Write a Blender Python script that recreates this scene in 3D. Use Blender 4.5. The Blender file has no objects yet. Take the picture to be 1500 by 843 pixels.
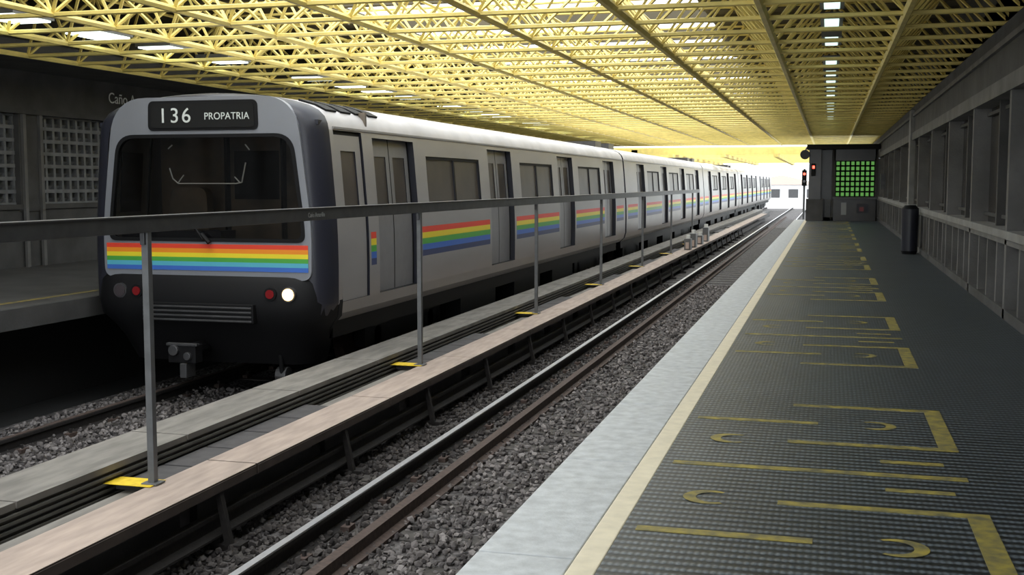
import bpy, math, random, bmesh
import numpy as np
from mathutils import Vector, Matrix
random.seed(7)
rng=np.random.default_rng(7)
sc=bpy.context.scene
try:
    sc.view_settings.view_transform='Standard'
    sc.view_settings.look='None'
except Exception as e: print(e)

# ------------------------------------------------------------ materials
def mat(name,col,rough=.6,metal=0,noise=0,nscale=8,bump=0,bscale=40,emit=None,estr=0,spec=.5,col2=None,stretch=None):
    m=bpy.data.materials.new(name); m.use_nodes=True
    nt=m.node_tree; b=nt.nodes['Principled BSDF']
    b.inputs['Roughness'].default_value=rough; b.inputs['Metallic'].default_value=metal
    b.inputs['Specular IOR Level'].default_value=spec
    b.inputs['Base Color'].default_value=(*col,1)
    tc=nt.nodes.new('ShaderNodeTexCoord'); src=tc.outputs['Object']
    if stretch:
        mp=nt.nodes.new('ShaderNodeMapping'); mp.inputs['Scale'].default_value=stretch
        nt.links.new(src,mp.inputs[0]); src=mp.outputs[0]
    if noise>0 or col2:
        n=nt.nodes.new('ShaderNodeTexNoise'); n.inputs['Scale'].default_value=nscale; n.inputs['Detail'].default_value=6
        nt.links.new(src,n.inputs['Vector'])
        r=nt.nodes.new('ShaderNodeValToRGB'); r.color_ramp.elements[0].position=.32; r.color_ramp.elements[1].position=.68
        c2=col2 if col2 else tuple(c*(1-noise) for c in col)
        r.color_ramp.elements[0].color=(*c2,1); r.color_ramp.elements[1].color=(*col,1)
        nt.links.new(n.outputs[0],r.inputs[0]); nt.links.new(r.outputs[0],b.inputs['Base Color'])
    if bump>0:
        n2=nt.nodes.new('ShaderNodeTexNoise'); n2.inputs['Scale'].default_value=bscale; n2.inputs['Detail'].default_value=4
        nt.links.new(src,n2.inputs['Vector'])
        bp=nt.nodes.new('ShaderNodeBump'); bp.inputs['Strength'].default_value=bump; bp.inputs['Distance'].default_value=.01
        nt.links.new(n2.outputs[0],bp.inputs['Height']); nt.links.new(bp.outputs[0],b.inputs['Normal'])
    if emit:
        b.inputs['Emission Color'].default_value=(*emit,1); b.inputs['Emission Strength'].default_value=estr
    return m
M={}
M['conc']=mat('concrete',(.17,.165,.16),.8,noise=.35,nscale=2.5,bump=.3)
M['conc_d']=mat('concrete_dark',(.085,.083,.082),.85,noise=.4,nscale=2,bump=.3)
M['conc_l']=mat('concrete_light',(.27,.265,.255),.8,noise=.25,nscale=4,bump=.3)
M['lfloor']=mat('left_platform_floor',(.10,.095,.09),.6,noise=.4,nscale=2,bump=.3)
M['recess']=mat('dark_glazing_panel',(.04,.036,.034),.22,noise=.4,nscale=1.5)
M['block']=mat('block_wall',(.20,.205,.215),.8,noise=.3,nscale=6)
M['black']=mat('near_black',(.012,.012,.012),.9)
M['yel']=mat('yellow_paint',(.86,.69,.21),.5,noise=.18,nscale=5)
M['yel2']=mat('yellow_bracket',(.80,.56,.02),.6,noise=.25,nscale=20)
M['deck']=mat('roof_deck',(.13,.11,.07),.8,noise=.3,nscale=1.5)
M['deck_l']=mat('canopy_sheet',(.70,.58,.28),.8,noise=.2,nscale=1.5)
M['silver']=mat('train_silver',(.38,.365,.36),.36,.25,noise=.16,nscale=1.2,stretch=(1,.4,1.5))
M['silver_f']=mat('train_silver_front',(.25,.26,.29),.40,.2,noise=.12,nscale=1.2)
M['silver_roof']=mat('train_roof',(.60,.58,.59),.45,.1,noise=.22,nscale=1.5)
M['door']=mat('train_door',(.25,.245,.25),.36,.2,noise=.10)
M['dark']=mat('train_dark_surround',(.020,.021,.032),.38)
M['rubber']=mat('rubber',(.007,.007,.008),.6,spec=.2)
M['cabin']=mat('cab_interior',(.36,.27,.19),.7,col2=(.14,.12,.10),nscale=2)
M['sglass']=mat('side_glass',(.085,.072,.062),.35,spec=.5,col2=(.05,.043,.04),nscale=2)
M['rail']=mat('rail_steel',(.55,.55,.57),.33,.6,noise=.1,nscale=30)
M['rust']=mat('rust',(.085,.057,.048),.85,noise=.5,nscale=25,bump=.3)
M['rust_d']=mat('rust_dark',(.020,.016,.015),.85,noise=.5,nscale=25,bump=.3)
M['sleeper']=mat('sleeper_dark_concrete',(.07,.063,.058),.85,noise=.6,nscale=14,bump=.3)  # dark brown mottled concrete
M['plank']=mat('cover_board',(.42,.335,.285),.7,noise=.3,nscale=5,stretch=(3,.5,1))
M['plank_d']=mat('cover_board_side',(.085,.064,.055),.8,noise=.3,nscale=5)  # darker copy of the board colour, shading of its side painted in
M['trough']=mat('trough_concrete',(.22,.205,.185),.75,noise=.4,nscale=4,stretch=(3,.6,1))
M['trough_m']=mat('trough_lip',(.14,.13,.115),.75,noise=.35,nscale=4,stretch=(3,.6,1))
M['trough_d']=mat('trough_groove',(.04,.037,.033),.8)
M['slab']=mat('dark_slab',(.07,.066,.068),.8,noise=.3,nscale=10)
M['steel']=mat('galv_steel',(.16,.165,.17),.45,.4,noise=.2,nscale=12)
M['hand']=mat('handrail_steel',(.10,.10,.105),.38,.5,noise=.25,nscale=9)
M['cope']=mat('coping_stone',(.56,.585,.60),.55,noise=.28,nscale=14,bump=.15,bscale=90)
M['cream']=mat('cream_strip',(.80,.72,.54),.6,noise=.15,nscale=12)
M['mark']=mat('queue_paint',(.40,.32,.06),.6,col2=(.14,.13,.07),nscale=14)
M['edge']=mat('edge_line_paint',(.35,.25,.05),.6,col2=(.11,.10,.06),nscale=9)
M['white']=mat('white_paint',(.75,.75,.72),.5)
M['greyp']=mat('grey_paint',(.30,.31,.31),.5)
M['lightp']=mat('visor_metal',(.85,.87,.87),.5)
M['sign_w']=mat('sign_letters',(.55,.58,.56),.5,emit=(.8,.85,.8),estr=.10)
M['lamp']=mat('lamp_diffuser',(.9,.9,.9),.5,emit=(.85,1,.95),estr=3.0)
M['lamp_w']=mat('tube_lamp',(.9,.9,.9),.5,emit=(.75,1,.9),estr=1.2)
M['head']=mat('headlight_lit',(1,.8,.5),.3,emit=(1,.62,.22),estr=4)
M['head_c']=mat('headlight_bulb',(1,.9,.6),.3,emit=(1,.9,.65),estr=30)
M['head_off']=mat('lamp_glass',(.06,.05,.055),.15)
M['red_l']=mat('red_lens',(.20,.012,.015),.2)
M['red_sig']=mat('red_signal',(.6,.02,.02),.3,emit=(1,.08,.05),estr=5)
M['tree']=mat('foliage',(.30,.36,.26),.9,noise=.4,nscale=3)
M['house']=mat('pale_building',(.75,.75,.77),.8)
M['roofred']=mat('clay_roof',(.50,.40,.35),.8)
M['ground']=mat('outside_ground',(.48,.47,.45),.9,noise=.3,nscale=.5)
M['green']=mat('green_glass',(.10,.30,.08),.3,col2=(.05,.12,.05),nscale=9,emit=(.25,.75,.15),estr=.35)
for n,c in dict(s_red=(.76,.06,.03),s_orange=(.86,.28,.02),s_yellow=(.84,.68,.03),s_green=(.08,.38,.06),s_cyan=(.10,.44,.58),s_blue=(.05,.15,.54),s_navy=(.035,.05,.14)).items():
    M[n]=mat('stripe_'+n,c,.4)
def glassmat():
    m=bpy.data.materials.new('tinted_windscreen_glass'); m.use_nodes=True; nt=m.node_tree
    for n in list(nt.nodes):
        if n.type!='OUTPUT_MATERIAL': nt.nodes.remove(n)
    out=[n for n in nt.nodes if n.type=='OUTPUT_MATERIAL'][0]
    t=nt.nodes.new('ShaderNodeBsdfTransparent'); t.inputs[0].default_value=(.40,.39,.37,1)
    gl=nt.nodes.new('ShaderNodeBsdfGlossy'); gl.inputs['Roughness'].default_value=.06
    mx=nt.nodes.new('ShaderNodeMixShader'); mx.inputs[0].default_value=.09
    nt.links.new(t.outputs[0],mx.inputs[1]); nt.links.new(gl.outputs[0],mx.inputs[2]); nt.links.new(mx.outputs[0],out.inputs[0])
    return m
M['wglass']=glassmat()
M['glass']=mat('dark_glass',(.02,.02,.02),.10,spec=.6)

def ballast():
    m=bpy.data.materials.new('ballast_gravel'); m.use_nodes=True; nt=m.node_tree; b=nt.nodes['Principled BSDF']; b.inputs['Roughness'].default_value=.85
    tc=nt.nodes.new('ShaderNodeTexCoord')
    v=nt.nodes.new('ShaderNodeTexVoronoi'); v.inputs['Scale'].default_value=22
    nt.links.new(tc.outputs['Object'],v.inputs['Vector'])
    sp=nt.nodes.new('ShaderNodeSeparateColor'); nt.links.new(v.outputs['Color'],sp.inputs[0])
    r=nt.nodes.new('ShaderNodeValToRGB'); e=r.color_ramp.elements
    e[0].color=(.022,.019,.019,1); e[1].color=(.14,.13,.13,1)
    nt.links.new(sp.outputs[0],r.inputs[0]); nt.links.new(r.outputs[0],b.inputs['Base Color'])
    bp=nt.nodes.new('ShaderNodeBump'); bp.invert=True; bp.inputs['Strength'].default_value=1; bp.inputs['Distance'].default_value=.04
    nt.links.new(v.outputs['Distance'],bp.inputs['Height']); nt.links.new(bp.outputs[0],b.inputs['Normal'])
    return m
M['ballast']=ballast()
def stone(name,c0,c1):
    m=bpy.data.materials.new(name); m.use_nodes=True; nt=m.node_tree; b=nt.nodes['Principled BSDF']; b.inputs['Roughness'].default_value=.85
    g=nt.nodes.new('ShaderNodeNewGeometry')
    r=nt.nodes.new('ShaderNodeValToRGB'); e=r.color_ramp.elements
    e[0].color=(*c0,1); e[1].color=(*c1,1)
    nt.links.new(g.outputs['Random Per Island'],r.inputs[0]); nt.links.new(r.outputs[0],b.inputs['Base Color'])
    return m
M['stone']=stone('stone',(.04,.034,.034),(.235,.215,.21))
M['stone_d']=stone('dark_stone',(.015,.012,.012),(.075,.066,.063))
def ribs():
    m=bpy.data.materials.new('ribbed_floor'); m.use_nodes=True; nt=m.node_tree; b=nt.nodes['Principled BSDF']
    tc=nt.nodes.new('ShaderNodeTexCoord'); s=nt.nodes.new('ShaderNodeSeparateXYZ'); nt.links.new(tc.outputs['Object'],s.inputs[0])
    def mth(op,a,c=None):
        n=nt.nodes.new('ShaderNodeMath'); n.operation=op
        for i,x in enumerate((a,c)):
            if x is None: continue
            if isinstance(x,(int,float)): n.inputs[i].default_value=x
            else: nt.links.new(x,n.inputs[i])
        return n.outputs[0]
    wy=mth('SINE',mth('MULTIPLY',s.outputs[1],2*math.pi/.066))
    wx=mth('SINE',mth('MULTIPLY',s.outputs[0],2*math.pi/.026))
    gy=mth('MULTIPLY',mth('ADD',wy,1),.5)
    gx=mth('MULTIPLY',mth('ADD',wx,1),.5)
    h=mth('MULTIPLY',gy,mth('ADD',mth('MULTIPLY',gx,.45),.55))
    n=nt.nodes.new('ShaderNodeTexNoise'); n.inputs['Scale'].default_value=1.2; n.inputs['Detail'].default_value=6; nt.links.new(tc.outputs['Object'],n.inputs['Vector'])
    ng=nt.nodes.new('ShaderNodeTexNoise'); ng.inputs['Scale'].default_value=45; ng.inputs['Detail'].default_value=3; nt.links.new(tc.outputs['Object'],ng.inputs['Vector'])
    r=nt.nodes.new('ShaderNodeValToRGB'); e=r.color_ramp.elements
    e[0].position=.22; e[1].position=.8
    e[0].color=(.020,.024,.028,1); e[1].color=(.20,.24,.275,1)
    nt.links.new(h,r.inputs[0])
    mx=nt.nodes.new('ShaderNodeMix'); mx.data_type='RGBA'; mx.blend_type='MULTIPLY'; mx.inputs[0].default_value=.5
    nt.links.new(r.outputs[0],mx.inputs[6]); nt.links.new(n.outputs[0],mx.inputs[7])
    r2=nt.nodes.new('ShaderNodeValToRGB'); r2.color_ramp.elements[0].position=.35; r2.color_ramp.elements[1].position=.62
    r2.color_ramp.elements[0].color=(.5,.5,.5,1); r2.color_ramp.elements[1].color=(1,1,1,1)
    nt.links.new(ng.outputs[0],r2.inputs[0])
    my=nt.nodes.new('ShaderNodeMix'); my.data_type='RGBA'; my.blend_type='MULTIPLY'; my.inputs[0].default_value=.8
    nt.links.new(mx.outputs[2],my.inputs[6]); nt.links.new(r2.outputs[0],my.inputs[7])
    nt.links.new(my.outputs[2],b.inputs['Base Color'])
    b.inputs['Roughness'].default_value=.42
    bp=nt.nodes.new('ShaderNodeBump'); bp.inputs['Strength'].default_value=.3; bp.inputs['Distance'].default_value=.006
    nt.links.new(h,bp.inputs['Height']); nt.links.new(bp.outputs[0],b.inputs['Normal'])
    return m
M['ribs']=ribs()

# ------------------------------------------------------------ mesh builder
class MB:
    def __init__(s): s.v=[]; s.f=[]; s.m=[]; s.mats=[]
    def mi(s,k):
        if k not in s.mats: s.mats.append(k)
        return s.mats.index(k)
    def face(s,pts,k):
        i=len(s.v); s.v+= [tuple(p) for p in pts]; s.f.append(tuple(range(i,i+len(pts)))); s.m.append(s.mi(k))
    def mesh(s,vs,fs,k):
        i=len(s.v); s.v+=[tuple(p) for p in vs]; q=s.mi(k)
        for f in fs: s.f.append(tuple(a+i for a in f)); s.m.append(q)
    def box(s,x0,x1,y0,y1,z0,z1,k):
        vs=[(x0,y0,z0),(x1,y0,z0),(x1,y1,z0),(x0,y1,z0),(x0,y0,z1),(x1,y0,z1),(x1,y1,z1),(x0,y1,z1)]
        s.mesh(vs,[(0,3,2,1),(4,5,6,7),(0,1,5,4),(1,2,6,5),(2,3,7,6),(3,0,4,7)],k)
    def tube(s,a,b,r,k,n=6,r2=None,caps=True):
        a=Vector(a); b=Vector(b); d=(b-a).normalized(); r2=r if r2 is None else r2
        u=d.cross(Vector((0,0,1)));
        if u.length<1e-3: u=Vector((1,0,0))
        u.normalize(); w=d.cross(u); vs=[]
        for p,rr in ((a,r),(b,r2)):
            for i in range(n):
                t=2*math.pi*i/n; vs.append(p+u*(rr*math.cos(t))+w*(rr*math.sin(t)))
        fs=[(i,(i+1)%n,n+(i+1)%n,n+i) for i in range(n)]
        if caps: fs+=[tuple(range(n-1,-1,-1)),tuple(range(n,2*n))]
        s.mesh(vs,fs,k)
    def prism(s,poly,axis,a,b,k,kside=None):
        def P(p,t):
            return {'y':(p[0],t,p[1]),'x':(t,p[0],p[1]),'z':(p[0],p[1],t)}[axis]
        n=len(poly)
        vs=[P(p,a) for p in poly]+[P(p,b) for p in poly]
        s.mesh(vs,[tuple(range(n)),tuple(range(2*n-1,n-1,-1))],k)
        s.mesh(vs,[(i,n+i,n+(i+1)%n,(i+1)%n) for i in range(n)],kside or k)
    def ring(s,outer,inner,y0,y1,k):
        n=len(outer)
        for i in range(n):
            j=(i+1)%n; o0,o1,i0,i1=outer[i],outer[j],inner[i],inner[j]
            for y in (y0,y1): s.face([(o0[0],y,o0[1]),(o1[0],y,o1[1]),(i1[0],y,i1[1]),(i0[0],y,i0[1])],k)
            s.face([(o0[0],y0,o0[1]),(o1[0],y0,o1[1]),(o1[0],y1,o1[1]),(o0[0],y1,o0[1])],k)
            s.face([(i0[0],y0,i0[1]),(i1[0],y0,i1[1]),(i1[0],y1,i1[1]),(i0[0],y1,i0[1])],k)
    def obj(s,name,parent=None,bevel=0,smooth=None,merge=False):
        me=bpy.data.meshes.new(name); me.from_pydata(s.v,[],s.f)
        for k in s.mats: me.materials.append(M[k])
        me.polygons.foreach_set('material_index',s.m)
        bm=bmesh.new(); bm.from_mesh(me)
        if merge: bmesh.ops.remove_doubles(bm,verts=bm.verts,dist=1e-4)
        bmesh.ops.recalc_face_normals(bm,faces=bm.faces)
        bm.to_mesh(me); bm.free()
        if smooth:
            me.polygons.foreach_set('use_smooth',[True]*len(me.polygons))
            try: me.set_sharp_from_angle(angle=math.radians(smooth))
            except Exception as e: print(e)
        o=bpy.data.objects.new(name,me); sc.collection.objects.link(o)
        if parent: o.parent=parent
        if bevel:
            bv=o.modifiers.new('b','BEVEL'); bv.width=bevel; bv.segments=2; bv.limit_method='ANGLE'
        return o
def empty(name):
    o=bpy.data.objects.new(name,None); sc.collection.objects.link(o); return o
def rpoly(pts,rad,n=6):
    out=[]; N=len(pts)
    rads=rad if isinstance(rad,(list,tuple)) else [rad]*N
    for i in range(N):
        p=Vector(pts[i]); a=Vector(pts[i-1]); b=Vector(pts[(i+1)%N]); r=rads[i]
        if r<=0: out.append(tuple(p)); continue
        u=(a-p).normalized(); v=(b-p).normalized()
        for j in range(n+1):
            t=j/n
            q=(1-t)**2*(p+u*r)+2*t*(1-t)*p+t*t*(p+v*r)
            out.append((q.x,q.y))
    return out
def text(body,size,loc,rot,k,name,parent=None,ext=.002,sx=1,sp=1):
    c=bpy.data.curves.new(name,'FONT'); c.body=body; c.size=size; c.extrude=ext; c.space_character=sp
    c.align_x='LEFT'; c.materials.append(M[k])
    o=bpy.data.objects.new(name,c); sc.collection.objects.link(o)
    o.location=loc; o.rotation_euler=rot; o.scale=(sx,1,1)
    if parent: o.parent=parent
    return o

# ------------------------------------------------------------ ground & tracks
YA,YB=-8,122
g=MB(); g.box(-8.45,-1.1,YA,YB,-1.5,-1.25,'ballast'); g.obj('ballast_bed')
t=(1+5**.5)/2
iv=np.array([(-1,t,0),(1,t,0),(-1,-t,0),(1,-t,0),(0,-1,t),(0,1,t),(0,-1,-t),(0,1,-t),(t,0,-1),(t,0,1),(-t,0,-1),(-t,0,1)],float); iv/=np.linalg.norm(iv[0])
ifc=np.array([(0,11,5),(0,5,1),(0,1,7),(0,7,10),(0,10,11),(1,5,9),(5,11,4),(11,10,2),(10,7,6),(7,1,8),(3,9,4),(3,4,2),(3,2,6),(3,6,8),(3,8,9),(4,9,5),(2,4,11),(6,2,10),(8,6,7),(9,8,1)])
N=27000
pos=np.zeros((N,3)); n1=21000
pos[:n1,0]=rng.uniform(-4.4,-1.3,n1); pos[:n1,1]=3.5+26*rng.random(n1)**1.5
pos[n1:,0]=rng.uniform(-8.3,-5.4,N-n1); pos[n1:,1]=rng.uniform(7,13,N-n1)
pos[:,2]=-1.245+rng.uniform(0,.03,N)
sz=rng.uniform(.016,.034,N)
verts=iv[None]*(sz[:,None,None]*rng.uniform(.55,1.3,(N,12,1)))*rng.uniform(.6,1.25,(N,1,3))+pos[:,None]
me=bpy.data.meshes.new('ballast_stones'); me.from_pydata(verts.reshape(-1,3).tolist(),[],(ifc[None]+12*np.arange(N)[:,None,None]).reshape(-1,3).tolist())
me.materials.append(M['stone']); me.materials.append(M['stone_d'])
dark_zone=((pos[:,0]<-3.05+rng.normal(0,.12,N))&(pos[:,0]>-5)).astype(int)  # darker stones from the guard rail to the trough, ragged boundary
me.polygons.foreach_set('material_index',np.repeat(dark_zone,20).tolist())
o=bpy.data.objects.new('ballast_stones',me); sc.collection.objects.link(o)

def railprof(cx,z):
    return [(cx-.07,z-.16),(cx+.07,z-.16),(cx+.07,z-.145),(cx+.012,z-.12),(cx+.012,z-.045),(cx+.036,z-.035),(cx+.036,z-.005),(cx+.028,z),(cx-.028,z),(cx-.036,z-.005),(cx-.036,z-.035),(cx-.012,z-.045),(cx-.012,z-.12),(cx-.07,z-.145)]
def track(c,name,sr):
    root=empty(name)
    b=MB()
    for s in (-1,1):
        x=c+s*.7175
        b.prism(railprof(x,-1.085),'y',YA,YB,'rust_d')
        b.box(x-.028,x+.030,YA,YB,-1.087,-1.081,'rail' if sr else 'rust')
    b.obj('running_rails',root)
    b=MB(); y=YA
    while y<70:
        b.box(c-1.25,c+1.25,y,y+.24,-1.33,-1.24,'sleeper')
        for s in (-1,1):
            x=c+s*.7175
            for q in (-.11,.11):
                b.box(x+q-.035,x+q+.035,y+.06,y+.18,-1.24,-1.20,'rust'); b.tube((x+q,y+.12,-1.2),(x+q,y+.12,-1.16),.018,'rust_d',6)
        y+=.75
    b.obj('sleepers',root)
    return root
T1=track(-2.81,'railway_track',True); T2=track(-6.84,'railway_track',False)
b=MB(); b.prism([(-3.22,-1.24),(-3.02,-1.24),(-3.02,-1.215),(-3.08,-1.20),(-3.08,-1.12),(-3.16,-1.12),(-3.16,-1.20),(-3.22,-1.215)],'y',YA,90,'rust'); b.obj('guard_rail',T1)

# third rail with cover boards
tr=empty('third_rail')
b=MB(); 
b.prism(railprof(-4.16,-.98),'y',YA,80,'rust_d')
y=-6
while y<60:
    b.box(-4.35,-3.95,y,y+.14,-1.25,-1.20,'rust_d')
    b.tube((-4.16,y+.07,-1.2),(-4.16,y+.07,-1.13),.06,'rust_d',8)
    b.prism([(-4.07,-1.2),(-4.02,-1.2),(-4.10,-.82),(-4.14,-.82)],'y',y,y+.05,'rust_d')
    b.prism([(-4.42,-1.2),(-4.34,-1.2),(-4.34,-.8),(-4.42,-.8)],'y',y,y+.1,'rust_d')
    y+=2.2
b.obj('conductor_rail',tr)
b=MB(); y=-6
while y<80:
    b.prism([(-4.50,-.785),(-4.50,-.745),(-4.09,-.745),(-4.09,-.785)],'y',y,y+2.73,'plank_d')
    b.box(-4.50,-4.09,y,y+2.73,-.746,-.742,'plank')
    b.box(-4.11,-4.085,y,y+2.73,-.82,-.755,'plank_d')
    y+=2.75
b.obj('cover_boards',tr)

# cable trough between tracks
ct=empty('cable_trough')
b=MB(); y=-6
b.box(-5.30,-4.55,YA,95,-1.3,-.86,'conc_d')
while y<90:
    b.box(-5.32,-4.82,y,y+1.98,-.665,-.62,'trough'); y+=2
for i in range(4):
    z=-.685-.045*i
    b.box(-5.28,-4.845+.012*(i%2),YA,90,z-.04,z+.02,'trough_d')
    b.box(-5.2,-4.815,YA,90,z-.026,z-.008,'trough_m')
b.box(-4.72,-4.60,YA,90,-.86,-.80,'trough')
b.obj('trough_body',ct)
b=MB(); y=-4
while y<60:
    for j in range(5):
        b.box(-4.80,-4.53,y+j*.62,y+j*.62+.59,-.80,-.765,'slab')
    y+=5.5
b.obj('cover_slabs',ct,bevel=.005)

# fence
fe=empty('track_fence')
b=MB()
b.box(-4.53,-4.47,-6,42,1.015,1.125,'hand')
b.box(-4.54,-4.46,-6,42,1.118,1.130,'hand')
y=7.0-5.5*2
while y<41:
    b.box(-4.525,-4.475,y-.026,y+.026,-.735,1.02,'steel')
    b.box(-4.56,-4.44,y-.06,y+.06,-.738,-.725,'steel')
    b.box(-4.522,-4.488,y-.045,y+.045,.93,1.015,'hand')
    b.box(-4.88,-4.46,y-.10,y+.10,-.740,-.733,'yel2')
    b.box(-4.88,-4.86,y-.10,y+.10,-.80,-.733,'yel2')
    y+=5.5
b.obj('fence_posts_and_rail',fe,bevel=.004)
text('Caño Amarillo',.06,(-4.468,9.5,1.045),(math.pi/2,0,math.pi/2),'greyp','handrail_label',fe,ext=.001)

# ------------------------------------------------------------ platforms
pf=empty('platform')
PE=44.4
b=MB(); b.box(-.753,1.75,YA,PE,-.25,0,'ribs'); b.obj('floor_ribbed',pf)
b=MB(); y=YA
while y<PE:
    b.box(-1.219,-.857,y,min(y+1.49,PE),-.16,0,'cope'); y+=1.5
b.box(-.855,-.753,YA,PE,-.2,.002,'cream')
b.obj('coping_edge',pf,bevel=.006)
b=MB(); b.box(-1.0,1.75,YA,PE,-1.5,-.16,'conc_d'); b.box(-.9,1.75,PE,PE+.2,-1.5,0,'conc'); b.obj('platform_base',pf)
b=MB()
def bar(x0,x1,y0,y1): b.box(x0,x1,y0,y1,-.001,.003,'mark')
def crescent(cx,cy,r,flip,w=.055):
    n=16; pts_o=[];pts_i=[]
    for i in range(n+1):
        a=math.radians(-125+250*i/n); 
        ww=w*(.35+.65*math.sin(math.pi*i/n))
        pts_o.append((cx+flip*r*math.cos(a)*1.0,cy+r*math.sin(a)))
        pts_i.append((cx+flip*(r-ww)*math.cos(a),cy+(r-ww)*math.sin(a)))
    for i in range(n):
        q=[pts_o[i],pts_o[i+1],pts_i[i+1],pts_i[i]]
        b.face([(p[0],p[1],.003) for p in q],'mark')
for k in range(-1,8):
    c=5.55+5.0*k
    for s in (-1,1):
        y0,y1=(c-1.67,c-.58) if s<0 else (c+.58,c+1.67)
        bar(-.18,.57,y1-.06,y1); bar(-.18,.57,y0,y0+.06); bar(.57,.66,y0,y1)
        crescent(.28,(y0+y1)/2,.11,1)
        bar(.27,.56,c+s*.27-.025,c+s*.27+.025)
        crescent(-.47,c+s*.60,.11,-1)
        bar(-.70,-.03,c+s*1.12-.03,c+s*1.12+.03)
    bar(-.70,.64,c-.03,c+.03)
b.obj('queue_markings',pf)

lp=empty('platform')
b=MB(); b.box(-12.5,-8.47,YA,PE+20,-.22,0,'lfloor'); b.box(-12.5,-9.2,YA,PE+20,-1.5,-.22,'black'); b.box(-9.2,-8.45,YA,PE+20,-1.5,-1.3,'black')  # black boxes below the slab stand in for the shade there
b.box(-8.49,-8.42,YA,PE+20,-.225,.003,'conc_d'); b.box(-8.95,-8.85,YA,PE+20,-.01,.003,'edge')
b.obj('floor_slab',lp)

# ------------------------------------------------------------ right wall
b=MB(); WX=1.70
b.box(WX+.28,WX+.40,YA,60,-.2,3.6,'conc_d')
b.box(WX,WX+.3,YA,60,0,.10,'conc_d')
b.box(WX-.02,WX+.3,YA,60,.80,.88,'conc_l')
b.box(WX+.0,WX+.3,YA,60,.74,.80,'conc')
b.box(WX-.02,WX+.3,YA,60,2.26,2.42,'conc'); b.box(WX+.02,WX+.3,YA,60,2.42,3.0,'conc_d'); b.box(WX-.02,WX+.3,YA,60,2.76,2.82,'conc')
y=12.4-3.05*6
while y<58:
    b.box(WX+.0,WX+.3,y-.06,y+.06,0,2.3,'conc')
    b.box(WX+.10,WX+.3,y+1.48,y+1.56,.88,2.26,'conc_d')
    for q,mm in ((.76,'conc'),(1.52,'conc'),(2.28,'conc')): b.box(WX+.02,WX+.3,y+q-.04,y+q+.04,0,.75,mm)
    b.box(WX+.20,WX+.29,y+.06,y+2.99,.88,2.26,'recess')
    b.box(WX+.22,WX+.29,y+.06,y+2.99,.1,.75,'conc_d')
    b.box(WX+.15,WX+.28,y+.06,y+2.99,.96,1.0,'conc_d'); b.box(WX+.15,WX+.28,y+.06,y+2.99,2.16,2.2,'conc_d')
    y+=3.05
b.box(WX-.06,WX+.05,26.3,26.75,.9,2.9,'conc_l')
b.obj('wall_right')
# ------------------------------------------------------------ left wall
b=MB(); LX=-12.5
b.box(LX-.5,LX-.25,YA,64,-.2,3.4,'black')
b.box(LX-.25,LX,YA,64,0,.95,'conc_d'); b.box(LX-.25,LX+.04,YA,64,.93,1.01,'conc_d')
b.box(LX-.25,LX+.02,YA,64,2.45,3.14,'conc_d'); b.box(LX-.25,LX+.10,YA,64,2.45,2.53,'conc_d')
y=13.45-2.45*8
while y<64:
    b.box(LX-.25,LX+.03,y-.0,y+.58,.9,2.5,'conc_d')
    b.box(LX+.03,LX+.08,y+.05,y+.12,.0,2.5,'conc'); b.box(LX+.03,LX+.08,y+.46,y+.53,.0,2.5,'conc')
    y0=y+.58; y1=y+2.45
    nz=7; ny=9
    for i in range(nz+1):
        z=1.01+(2.45-1.01)*i/nz; b.box(LX-.2,LX-.06,y0,y1,z-.03,z+.03,'block')
    for j in range(ny+1):
        yy=y0+(y1-y0)*j/ny; b.box(LX-.2,LX-.07,yy-.028,yy+.028,1.0,2.45,'block')
    for i in range(nz):
        z=1.01+(2.45-1.01)*i/nz
        for j in range(ny):
            yy=y0+(y1-y0)*j/ny; dy=(y1-y0)/ny
            b.face([(LX-.19,yy,z),(LX-.19,yy+dy,z),(LX-.1,yy+dy,z+.09),(LX-.1,yy,z+.09)],'block')
    y+=2.45
b.obj('wall_left')
text('Caño Amarillo',.27,(LX+.05,18.3,2.78),(math.pi/2,0,math.pi/2),'lightp','station_name_lettering')

# ------------------------------------------------------------ roof
MOD=1.43; MY=1.1; Z0=3.10; Z1=3.95; RY0=4; RY1=55
xs=[.73+MOD*i for i in (1,0,-1,-2,-3,-4,-5,-6,-7,-8)]
ny=int((RY1-RY0)/MY)
ys=[RY0+MY*i for i in range(ny+1)]
b=MB()
for i,x in enumerate(xs):
    b.tube((x,ys[0],Z0),(x,ys[-1],Z0),.050 if i in (1,2,3) else .038,'yel',6)
for y in ys:
    b.tube((xs[0],y,Z0),(xs[-1],y,Z0),.028,'yel',5)
for x in xs[:-1]:
    b.tube((x-MOD/2,ys[0]+MY/2,Z1),(x-MOD/2,ys[-1]-MY/2,Z1),.024,'yel',5)
for y in ys[:-1]:
    b.tube((xs[0]-MOD/2,y+MY/2,Z1),(xs[-1]+MOD/2,y+MY/2,Z1),.020,'yel',5)
for x in xs[:-1]:
    for y in ys[:-1]:
        ap=(x-MOD/2,y+MY/2,Z1)
        for p in ((x,y),(x-MOD,y),(x,y+MY),(x-MOD,y+MY)):
            b.tube((p[0],p[1],Z0),ap,.021,'yel',4,caps=False)
b.obj('roof_space_frame')
SX0,SX1=-8.2,-2.1
b=MB()
b.box(SX1,2.4,YA,RY1+1,4.25,4.4,'deck')
b.box(-12.8,SX0,YA,RY1+1,4.25,4.4,'deck')
y=YA
while y<RY1:
    b.box(SX0,SX1,y,y+.16,4.2,4.4,'deck'); y+=MOD*2
b.box(-12.8,-10.9,YA,60,3.14,3.34,'conc_d')
b.box(1.98,2.4,YA,60,2.95,4.3,'conc_d')
b.box(-12.75,-12.5,YA,60,3.3,4.3,'conc_d')
y=YA
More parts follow.
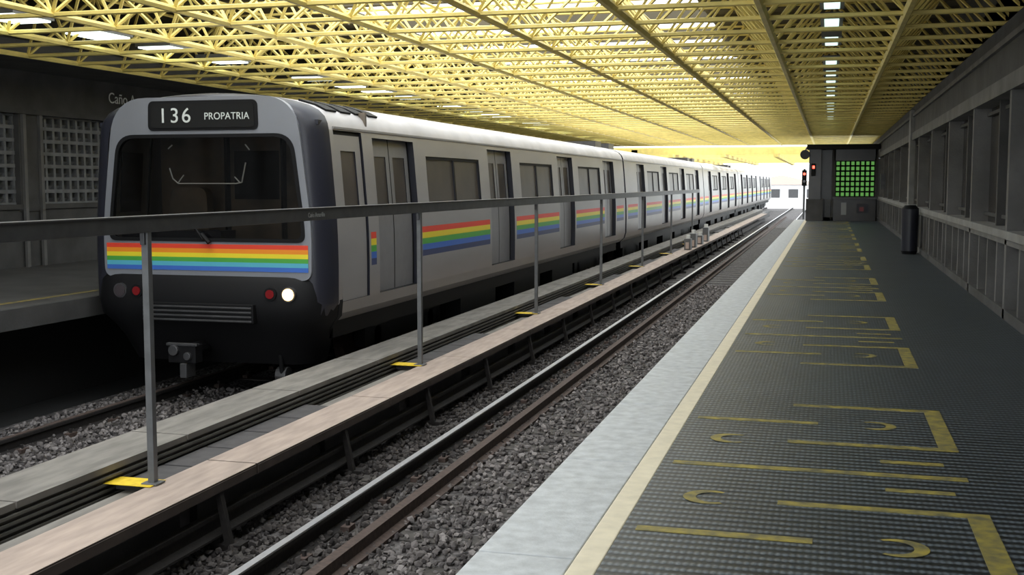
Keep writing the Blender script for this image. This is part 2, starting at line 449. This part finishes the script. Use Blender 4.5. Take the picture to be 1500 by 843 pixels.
while y<RY1:
    b.box(-12.5,SX0,y,y+.08,4.12,4.25,'deck'); b.box(SX1,2.2,y,y+.08,4.12,4.25,'deck'); y+=MOD
b.obj('roof_deck')

# lamps
b=MB()
y=4.6
for i in range(26):
    if i%5==2: y+=1.35
    b.box(-.16,.12,y-.05,y+1.05,3.42,3.50,'steel'); b.box(-.11,.07,y,y+.9,3.40,3.42,'lamp_w')
    y+=1.9
b.obj('fluorescent_lamp_row')
b=MB()
y=8.0
for i in range(26):
    if i%5!=1:
        b.box(-9.35,-8.80,y,y+.72,3.24,3.30,'steel'); b.box(-9.32,-8.83,y+.03,y+.69,3.22,3.24,'lamp')
    y+=1.6
b.obj('fluorescent_lamp_row')

# ------------------------------------------------------------ TRAIN
train=empty('metro_train'); CX=-6.84
PR=[(1.36,-.24),(1.47,-.14),(1.505,-.02),(1.513,.0),(1.516,.36),(1.516,.44),(1.515,.52),(1.514,.60),(1.513,.68),(1.511,.76),(1.50,1.0),(1.496,1.06),(1.446,1.68),(1.442,1.72),(1.424,1.90),(1.418,1.95),(1.405,2.02),(1.37,2.10),(1.30,2.17),(1.18,2.23),(1.0,2.28),(.8,2.32),(.55,2.35),(.28,2.37),(0,2.378)]
DW=1.45
def car(name,y0,y1,doors,wins,cab=None):
    reg=[]
    for d in doors:
        reg.append((d,d+DW,0.,1.90,.085,'door'))
        reg.append((d,d+.05,0.,1.90,.085,'rubber')); reg.append((d+DW-.05,d+DW,0.,1.90,.085,'rubber'))
        reg.append((d+DW/2-.015,d+DW/2+.015,0.,1.90,.085,'rubber'))
        for a in (d+.17,d+DW/2+.12): reg.append((a,a+.43,1.0,1.68,.095,'sglass'))
    for w in wins:
        reg.append((w-.04,w+2.48,1.0,1.72,.012,'rubber'))
        reg.append((w,w+1.19,1.06,1.68,.03,'sglass')); reg.append((w+1.25,w+2.44,1.06,1.68,.03,'sglass'))
    if cab:
        reg.append((cab-.02,cab+.80,.0,1.95,.03,'rubber'))
        reg.append((cab+.02,cab+.76,.0,1.90,.018,'silver'))
        reg.append((cab+.17,cab+.60,1.0,1.72,.035,'sglass'))
    st=[(.36,.44,'s_navy'),(.44,.52,'s_blue'),(.52,.60,'s_green'),(.60,.68,'s_yellow'),(.68,.76,'s_red')]
    spans=[]; ds=sorted(doors); 
    start=(cab+.86) if cab else y0+.25
    for d in ds:
        if d-start>.2: spans.append((start,d-.1))
        start=d+DW+.12
    spans.append((start,y1-.25))
    cuts={y0,y1}
    for r in reg: cuts.add(round(r[0],4)); cuts.add(round(r[1],4))
    for s in spans: cuts.add(round(s[0],4)); cuts.add(round(s[1],4))
    cuts=sorted(cuts); nz=len(PR)-1
    b=MB()
    def info(j,i):
        ym=(cuts[j]+cuts[j+1])/2; zm=(PR[i][1]+PR[i+1][1])/2
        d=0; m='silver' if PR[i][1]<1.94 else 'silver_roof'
        if zm<2.0:
            for s in spans:
                if s[0]<ym<s[1]:
                    for q in st:
                        if q[0]<zm<q[1]: m=q[2]
            for r in reg:
                if r[0]<ym<r[1] and r[2]-.005<zm<r[3]+.005: d=r[4]; m=r[5]
        return d,m
    for sg in (-1,1):
        P=lambda i,j,d:(CX+sg*(PR[i][0]-d),cuts[j],PR[i][1])
        D=[[info(j,i) for i in range(nz)] for j in range(len(cuts)-1)]
        for j in range(len(cuts)-1):
            for i in range(nz):
                d,m=D[j][i]
                b.face([P(i,j,d),P(i,j+1,d),P(i+1,j+1,d),P(i+1,j,d)],m)
                if i+1<nz and abs(D[j][i+1][0]-d)>1e-5:
                    e=D[j][i+1][0]; b.face([P(i+1,j,d),P(i+1,j+1,d),P(i+1,j+1,e),P(i+1,j,e)],'rubber')
                if j+2<len(cuts) and abs(D[j+1][i][0]-d)>1e-5:
                    e=D[j+1][i][0]; b.face([P(i,j+1,d),P(i+1,j+1,d),P(i+1,j+1,e),P(i,j+1,e)],'dark')
    full=[(CX+x,z) for x,z in PR]+[(CX-x,z) for x,z in PR[-2::-1]]
    b.face([(x,y1,z) for x,z in full],'dark')
    if not cab: b.face([(x,y0,z) for x,z in full],'dark')
    b.face([(CX-1.36,y0,-.24),(CX+1.36,y0,-.24),(CX+1.36,y1,-.24),(CX-1.36,y1,-.24)],'dark')
    b.obj(name,train,smooth=30,merge=True)
    b=MB()
    for sg in (-1,1):
        x=CX+sg*1.41
        b.box(x-.02,x+.02,y0+.1,y1-.05,1.965,1.99,'silver')
    b.box(CX-1.3,CX+1.3,y0+.3,y1-.2,-.45,-.22,'rubber')
    for a in (.33,.5,.66):
        yy=y0+(y1-y0)*a; 
        for sg in (-1,1): b.box(CX+sg*.85-.4,CX+sg*.85+.4,yy-1,yy+1,-.85,-.4,'rubber')
    for yc in (y0+3.2,y1-3.2):
        for sg in (-1,1):
            b.box(CX+sg*1.05-.07,CX+sg*1.05+.07,yc-1.5,yc+1.5,-.75,-.5,'rubber')
            for q in (-1.05,1.05):
                b.tube((CX+sg*.66,yc+q,-.65),(CX+sg*.80,yc+q,-.65),.43,'rust',20)
                b.tube((CX+sg*.8,yc+q,-.65),(CX+sg*1.12,yc+q,-.65),.13,'rubber',10)
    b.obj(name+'_underframe',train)
CARL=20.5
car('lead_car',12.1,31.25,[13.35,18.3,23.35,28.35],[15.3,20.35,25.4],cab=12.22)
y=31.45
for n in range(4):
    car('trailer_car_%d'%(n+1),y,y+20.3,[y+2.05+5.03*i for i in range(4)],[y+4.1+5.03*i for i in range(3)])
    y+=CARL
b=MB(); y=31.25
for n in range(4):
    b.box(CX-1.1,CX+1.1,y-.05,y+.25,-.2,2.15,'rubber'); y+=CARL
b.obj('gangways',train)

# cab front
FX=CX+.04
b=MB()
full=[(x,z) for x,z in PR]+[(-x,z) for x,z in PR[-2::-1]]
rings=[(12.101,0),(12.02,.006),(11.93,.022),(11.86,.05),(11.81,.085),(11.79,.125),(11.79,.16)]
zc=.9
def R(y,s): return [(CX+x*(1-s),y,zc+(z-zc)*(1-.42*s)) for x,z in full]
prev=R(*rings[0]); N2=len(full)
for r in rings[1:]:
    cur=R(*r)
    for i in range(N2): b.face([prev[i],prev[(i+1)%N2],cur[(i+1)%N2],cur[i]],'dark')
    prev=cur
b.obj('cab_nose',train,smooth=50,merge=True)
b=MB()
fp=rpoly([(FX-1.31,.27),(FX+1.30,.27),(FX+1.31,.85),(FX+1.13,2.315),(FX-1.14,2.315),(FX-1.315,.85)],[.12,.12,.3,.42,.42,.3],8)
h1=rpoly([(FX-1.235,.69),(FX+1.235,.69),(FX+1.22,.95),(FX+1.10,1.90),(FX-1.10,1.90),(FX-1.22,.95)],[.10,.10,.1,.22,.22,.1],8)
h2=rpoly([(FX-1.195,.73),(FX+1.195,.73),(FX+1.18,.95),(FX+1.065,1.86),(FX-1.065,1.86),(FX-1.18,.95)],[.09,.09,.1,.20,.20,.1],8)
b.ring(fp,h1,11.755,11.83,'silver_f')
b.ring(h1,h2,11.742,11.80,'rubber')
b.prism(rpoly([(FX-.69,1.94),(FX+.69,1.94),(FX+.68,2.275),(FX-.68,2.275)],.07),'y',11.745,11.8,'rubber')
b.prism(rpoly([(FX-.65,1.97),(FX+.65,1.97),(FX+.64,2.245),(FX-.64,2.245)],.04),'y',11.738,11.75,'glass')
b.obj('cab_front_panel',train)
b=MB()
b.face([(p[0],11.76,p[1]) for p in h2],'wglass')
b.obj('windscreen',train)
b=MB()  # cab interior
b.box(CX-1.40,CX+1.40,13.2,13.25,-.1,2.2,'cabin')
b.box(CX-.45,CX-.42,13.1,13.2,.2,1.95,'rubber'); b.box(CX+.32,CX+.35,13.1,13.2,.2,1.95,'rubber')
b.box(CX-.35,CX+.25,13.17,13.2,1.15,1.75,'glass')
b.box(CX-1.35,CX+1.35,11.86,12.3,.2,.68,'rubber'); b.box(CX-1.2,CX+.1,12.0,12.35,.66,.80,'dark')
b.box(CX-1.38,CX+1.38,11.9,13.2,2.0,2.05,'dark')
b.prism(rpoly([(CX-1.0,.6),(CX-.45,.6),(CX-.48,1.3),(CX-.97,1.3)],.12),'y',12.7,12.85,'cabin')
b.obj('cab_interior',train)
b=MB()
cols=['s_blue','s_cyan','s_green','s_yellow','s_orange','s_red']
for i,cn in enumerate(cols):
    z=.362+.05*i; b.box(FX-1.275,FX+1.265,11.749,11.76,z,z+.05,cn)
b.obj('front_rainbow_stripe',train)
text('136',.235,(FX-.55,11.735,2.03),(math.pi/2,0,0),'sign_w','sign_number',train,sx=1.05,sp=1.2)
text('PROPATRIA',.11,(FX+.03,11.735,2.06),(math.pi/2,0,0),'sign_w','sign_destination',train,sx=.95,sp=1.03)
# bumper
b=MB()
def plan(hw,yf,yb,r): return rpoly([(CX-hw,yf),(CX+hw,yf),(CX+hw,yb),(CX-hw,yb)],[r,r,0,0],8)
layers=[(.31,1.47,11.76,.42,12.12),(.24,1.50,11.70,.50,12.12),(.0,1.515,11.66,.55,12.12),(-.16,1.49,11.68,.55,12.12),(-.30,1.36,11.76,.5,12.2),(-.45,1.28,11.84,.5,12.4),(-.72,1.18,12.0,.4,12.5)]
pl=[[(x,yy,z) for x,yy in plan(hw,yf,yb,r)] for z,hw,yf,r,yb in layers]
for a,c in zip(pl[:-1],pl[1:]):
    n=len(a)
    for i in range(n): b.face([a[i],a[(i+1)%n],c[(i+1)%n],c[i]],'rubber')
b.face(pl[0],'rubber'); b.face(pl[-1],'rubber')
b.obj('bumper_skirt',train,smooth=45,merge=True)
b=MB()
b.box(FX-.74,FX+.66,11.60,11.70,-.21,.0,'rubber')
for i in range(4):
    z=-.20+.05*i; b.box(FX-.72,FX+.64,11.585,11.62,z,z+.022,'hand')
b.box(CX-.22,CX+.12,11.35,11.5,-.64,-.44,'rubber'); b.tube((CX-.08,11.5,-.54),(CX-.08,12.2,-.54),.09,'rubber',10)
b.tube((CX-.14,11.31,-.5),(CX-.14,11.36,-.5),.06,'hand',12); b.tube((CX+.03,11.31,-.56),(CX+.03,11.36,-.56),.045,'hand',12)
b.box(CX-.24,CX+.14,11.34,11.4,-.45,-.42,'hand'); b.box(CX-.05,CX+.03,11.3,11.5,-.80,-.64,'hand')
b.tube((CX+.85,11.95,-.6),(CX+.85,12.0,-.9),.03,'rubber',8); b.tube((CX+.77,12.05,-.85),(CX+.9,12.05,-.85),.1,'hand',12)
b.obj('coupler_and_grille',train,bevel=.006)
b=MB()
for sg in (-1,1):
    xh=FX+sg*1.06; xr=FX+sg*.84
    b.tube((xh,11.66,.12),(xh,11.80,.12),.085,'hand',20); b.tube((xr,11.655,.12),(xr,11.78,.12),.075,'rubber',20)
    b.tube((xh,11.65,.12),(xh,11.66,.12),.068,'head' if sg>0 else 'head_off',20)
    if sg>0: b.tube((xh,11.64,.12),(xh,11.651,.12),.035,'head_c',16)
    b.tube((xr,11.645,.12),(xr,11.66,.12),.05,'red_l',20)
b.obj('headlights',train)
b=MB()
b.tube((FX+.0,11.70,.72),(FX-.09,11.70,.84),.014,'rubber',6); b.tube((FX+.08,11.70,.68),(FX-.02,11.71,.78),.025,'rubber',6)
pts=[(-.46,1.52),(-.42,1.40),(-.35,1.345),(.38,1.345),(.45,1.36),(.50,1.58)]
for p,q in zip(pts[:-1],pts[1:]): b.tube((FX+p[0],11.80,p[1]),(FX+q[0],11.80,q[1]),.008,'lightp',6)
b.tube((FX-.36,11.80,1.345),(FX-.28,11.80,1.44),.007,'lightp',6)
b.tube((FX+.42,11.80,1.36),(FX+.36,11.80,1.42),.007,'lightp',6)
b.tube((FX+.50,11.80,1.78),(FX+.55,11.80,1.72),.008,'lightp',5)
b.tube((FX-.42,11.80,1.78),(FX-.47,11.80,1.74),.008,'lightp',5)
b.obj('wiper_and_visor_frame',train)
b=MB()
for i in range(4):
    yy=12.25+i*.42
    b.prism([(CX+.98,2.27),(CX+1.20,2.21),(CX+1.31,2.165),(CX+1.32,2.185),(CX+1.20,2.245),(CX+.98,2.31)],'y',yy,yy+.30,'rubber')
y=31.3
for n in range(3):
    b.box(CX-.9,CX+.9,y-1.2,y-.4,2.3,2.45,'hand'); b.box(CX-.9,CX+.9,y+.7,y+1.5,2.3,2.45,'hand'); y+=CARL
b.obj('roof_vents',train)

# ------------------------------------------------------------ bin
b=MB()
b.tube((1.50,23.4,.0),(1.50,23.4,.06),.13,'rubber',20,.15); b.tube((1.50,23.4,.06),(1.50,23.4,.86),.15,'dark',20,.16)
b.tube((1.50,23.4,.86),(1.50,23.4,.93),.165,'rubber',20,.10)
b.obj('trash_bin',smooth=40)

# ------------------------------------------------------------ booth at end
bo=empty('platform_booth')
b=MB(); BY=43.0
b.box(-.80,1.66,BY+.3,BY+1.3,0,.12,'conc_d')
b.box(-.72,-.30,BY+.1,BY+1.3,0.75,2.62,'recess')
b.box(-.80,-.20,BY+.0,BY+1.3,0.0,.78,'conc_d')
b.box(-.80,1.70,BY-.2,BY+1.4,2.55,2.72,'rubber')
b.box(-.30,1.66,BY+.9,BY+1.0,0,2.6,'recess')
b.box(.08,.20,BY+.3,BY+.9,0,2.6,'conc_d')
b.box(1.56,1.66,BY+.3,BY+.9,0,2.6,'conc_d')
b.box(.15,1.60,BY+.3,BY+.42,2.15,2.6,'recess'); b.box(.15,1.60,BY+.25,BY+.5,0,.80,'recess'); b.box(.10,1.66,BY+.15,BY+.6,.78,.86,'hand')
b.box(.2,1.56,BY+.55,BY+.57,.86,2.15,'green')
for i in range(9):
    x=.2+1.36*i/8; b.box(x-.03,x+.03,BY+.42,BY+.54,.86,2.15,'black')
for i in range(8):
    z=.86+1.29*i/7; b.box(.2,1.56,BY+.42,BY+.54,z-.03,z+.03,'black')
b.box(-.15,.05,BY+.3,BY+.6,.0,.75,'hand')
b.box(.42,.60,BY+.2,BY+.25,.22,.66,'greyp')
b.box(1.05,1.2,BY+.2,BY+.25,.35,.5,'red_l'); b.box(.95,1.35,BY+.21,BY+.26,.28,.62,'dark')
b.box(-.60,-.52,BY+.05,BY+.12,1.87,1.97,'red_sig'); b.box(-.64,-.48,BY+.06,BY+.12,1.6,2.05,'rubber')
b.tube((-.86,BY-.25,2.36),(-.86,BY+.1,2.36),.17,'dark',16,.12); b.tube((-.86,BY,2.5),(-.80,BY,2.62),.03,'steel',6)
b.obj('booth_body',bo)
b=MB(); b.box(1.56,1.66,38.5,38.62,1.2,1.6,'red_l'); b.box(1.55,1.70,38.47,38.64,1.15,1.65,'hand'); b.obj('fire_extinguisher_cabinet')
b=MB(); 
b.tube((-.93,46,-1.2),(-.93,46,1.9),.04,'steel',8); b.box(-1.02,-.84,45.9,46.05,1.25,1.85,'rubber')
b.tube((-.93,45.88,1.7),(-.93,45.9,1.7),.05,'red_sig',14); b.tube((-.93,45.88,1.42),(-.93,45.9,1.42),.05,'head_off',14)
b.obj('railway_signal')
b=MB()
for (yy,hh) in ((36.5,.35),(38,.45),(40,.3),(42,.5)):
    b.box(-4.35,-4.15,yy,yy+.4,-.74,-.74+hh,'steel'); b.tube((-4.25,yy+.2,-.74+hh),(-4.25,yy+.2,-.62+hh),.07,'white',10)
    b.box(-4.3,-4.2,yy-.05,yy+.0,-.7,-.5,'roofred')
b.obj('trackside_equipment')
b=MB(); b.box(-1.95,-1.72,8.1,8.42,-1.205,-1.15,'plank_d'); b.obj('wooden_block',bevel=.01)

# far canopy
b=MB()
for i in range(9):
    yy=58+i*3.2
    b.box(-11,-.6,yy,yy+.25,2.75,3.05,'yel')
    b.box(-11,-.4,yy+.2,yy+1.5,3.05,3.12,'deck_l')
for x in (-10,-7.5,-5,-2.5,-.8): b.box(x-.1,x+.1,57,85,2.6,2.78,'yel')
for yy in (58,68,78,85):
    b.box(-9.6,-9.3,yy,yy+.3,-1.2,3,'conc_l'); b.box(-.9,-.6,yy,yy+.3,-1.2,3,'conc_l')
b.obj('track_canopy')
b=MB(); b.box(-150,150,60,400,-1.7,-1.51,'ground'); b.obj('ground')
b=MB()
b.box(-9,-1.0,128,136,-1.5,1.2,'house'); b.prism([(-9.5,1.2),(-.5,1.2),(-5,2.2)],'y',127.5,136.5,'roofred')
for i in range(4): b.box(-8+i*1.9,-7+i*1.9,127.9,128,-.2,.7,'hand')
b.obj('building')
tr_=MB(); 
for i in range(40):
    c=Vector((rng.uniform(-26,-9) if i<26 else rng.uniform(0,14),rng.uniform(145,165),rng.uniform(0,2.6))); r=rng.uniform(1,2.2)
    vv=[c+Vector(v)*r*rng.uniform(.75,1.2) for v in iv]; tr_.mesh(vv,[tuple(f) for f in ifc],'tree')
tr_.obj('tree_line')

# ------------------------------------------------------------ light
w=bpy.data.worlds.new('World'); sc.world=w; w.use_nodes=True
bg=w.node_tree.nodes['Background']; bg.inputs[0].default_value=(.90,.96,1,1); bg.inputs[1].default_value=3.3
sl=bpy.data.lights.new('sun','SUN'); sl.energy=2.0; sl.angle=.8; sl.color=(1,.95,.85)
so=bpy.data.objects.new('sun',sl); sc.collection.objects.link(so); so.rotation_euler=(math.radians(18),math.radians(-12),0)

# ------------------------------------------------------------ camera
f=1700.; th=math.atan(465/f*math.cos(math.atan(153/f))); ph=math.atan(153/f)
cd=bpy.data.cameras.new('camera'); cd.sensor_width=36; cd.lens=36*f/1500; cd.clip_end=1000
co=bpy.data.objects.new('camera',cd); sc.collection.objects.link(co)
co.location=(0,0,1.35); co.rotation_euler=(math.pi/2-ph,0,th)
sc.camera=co
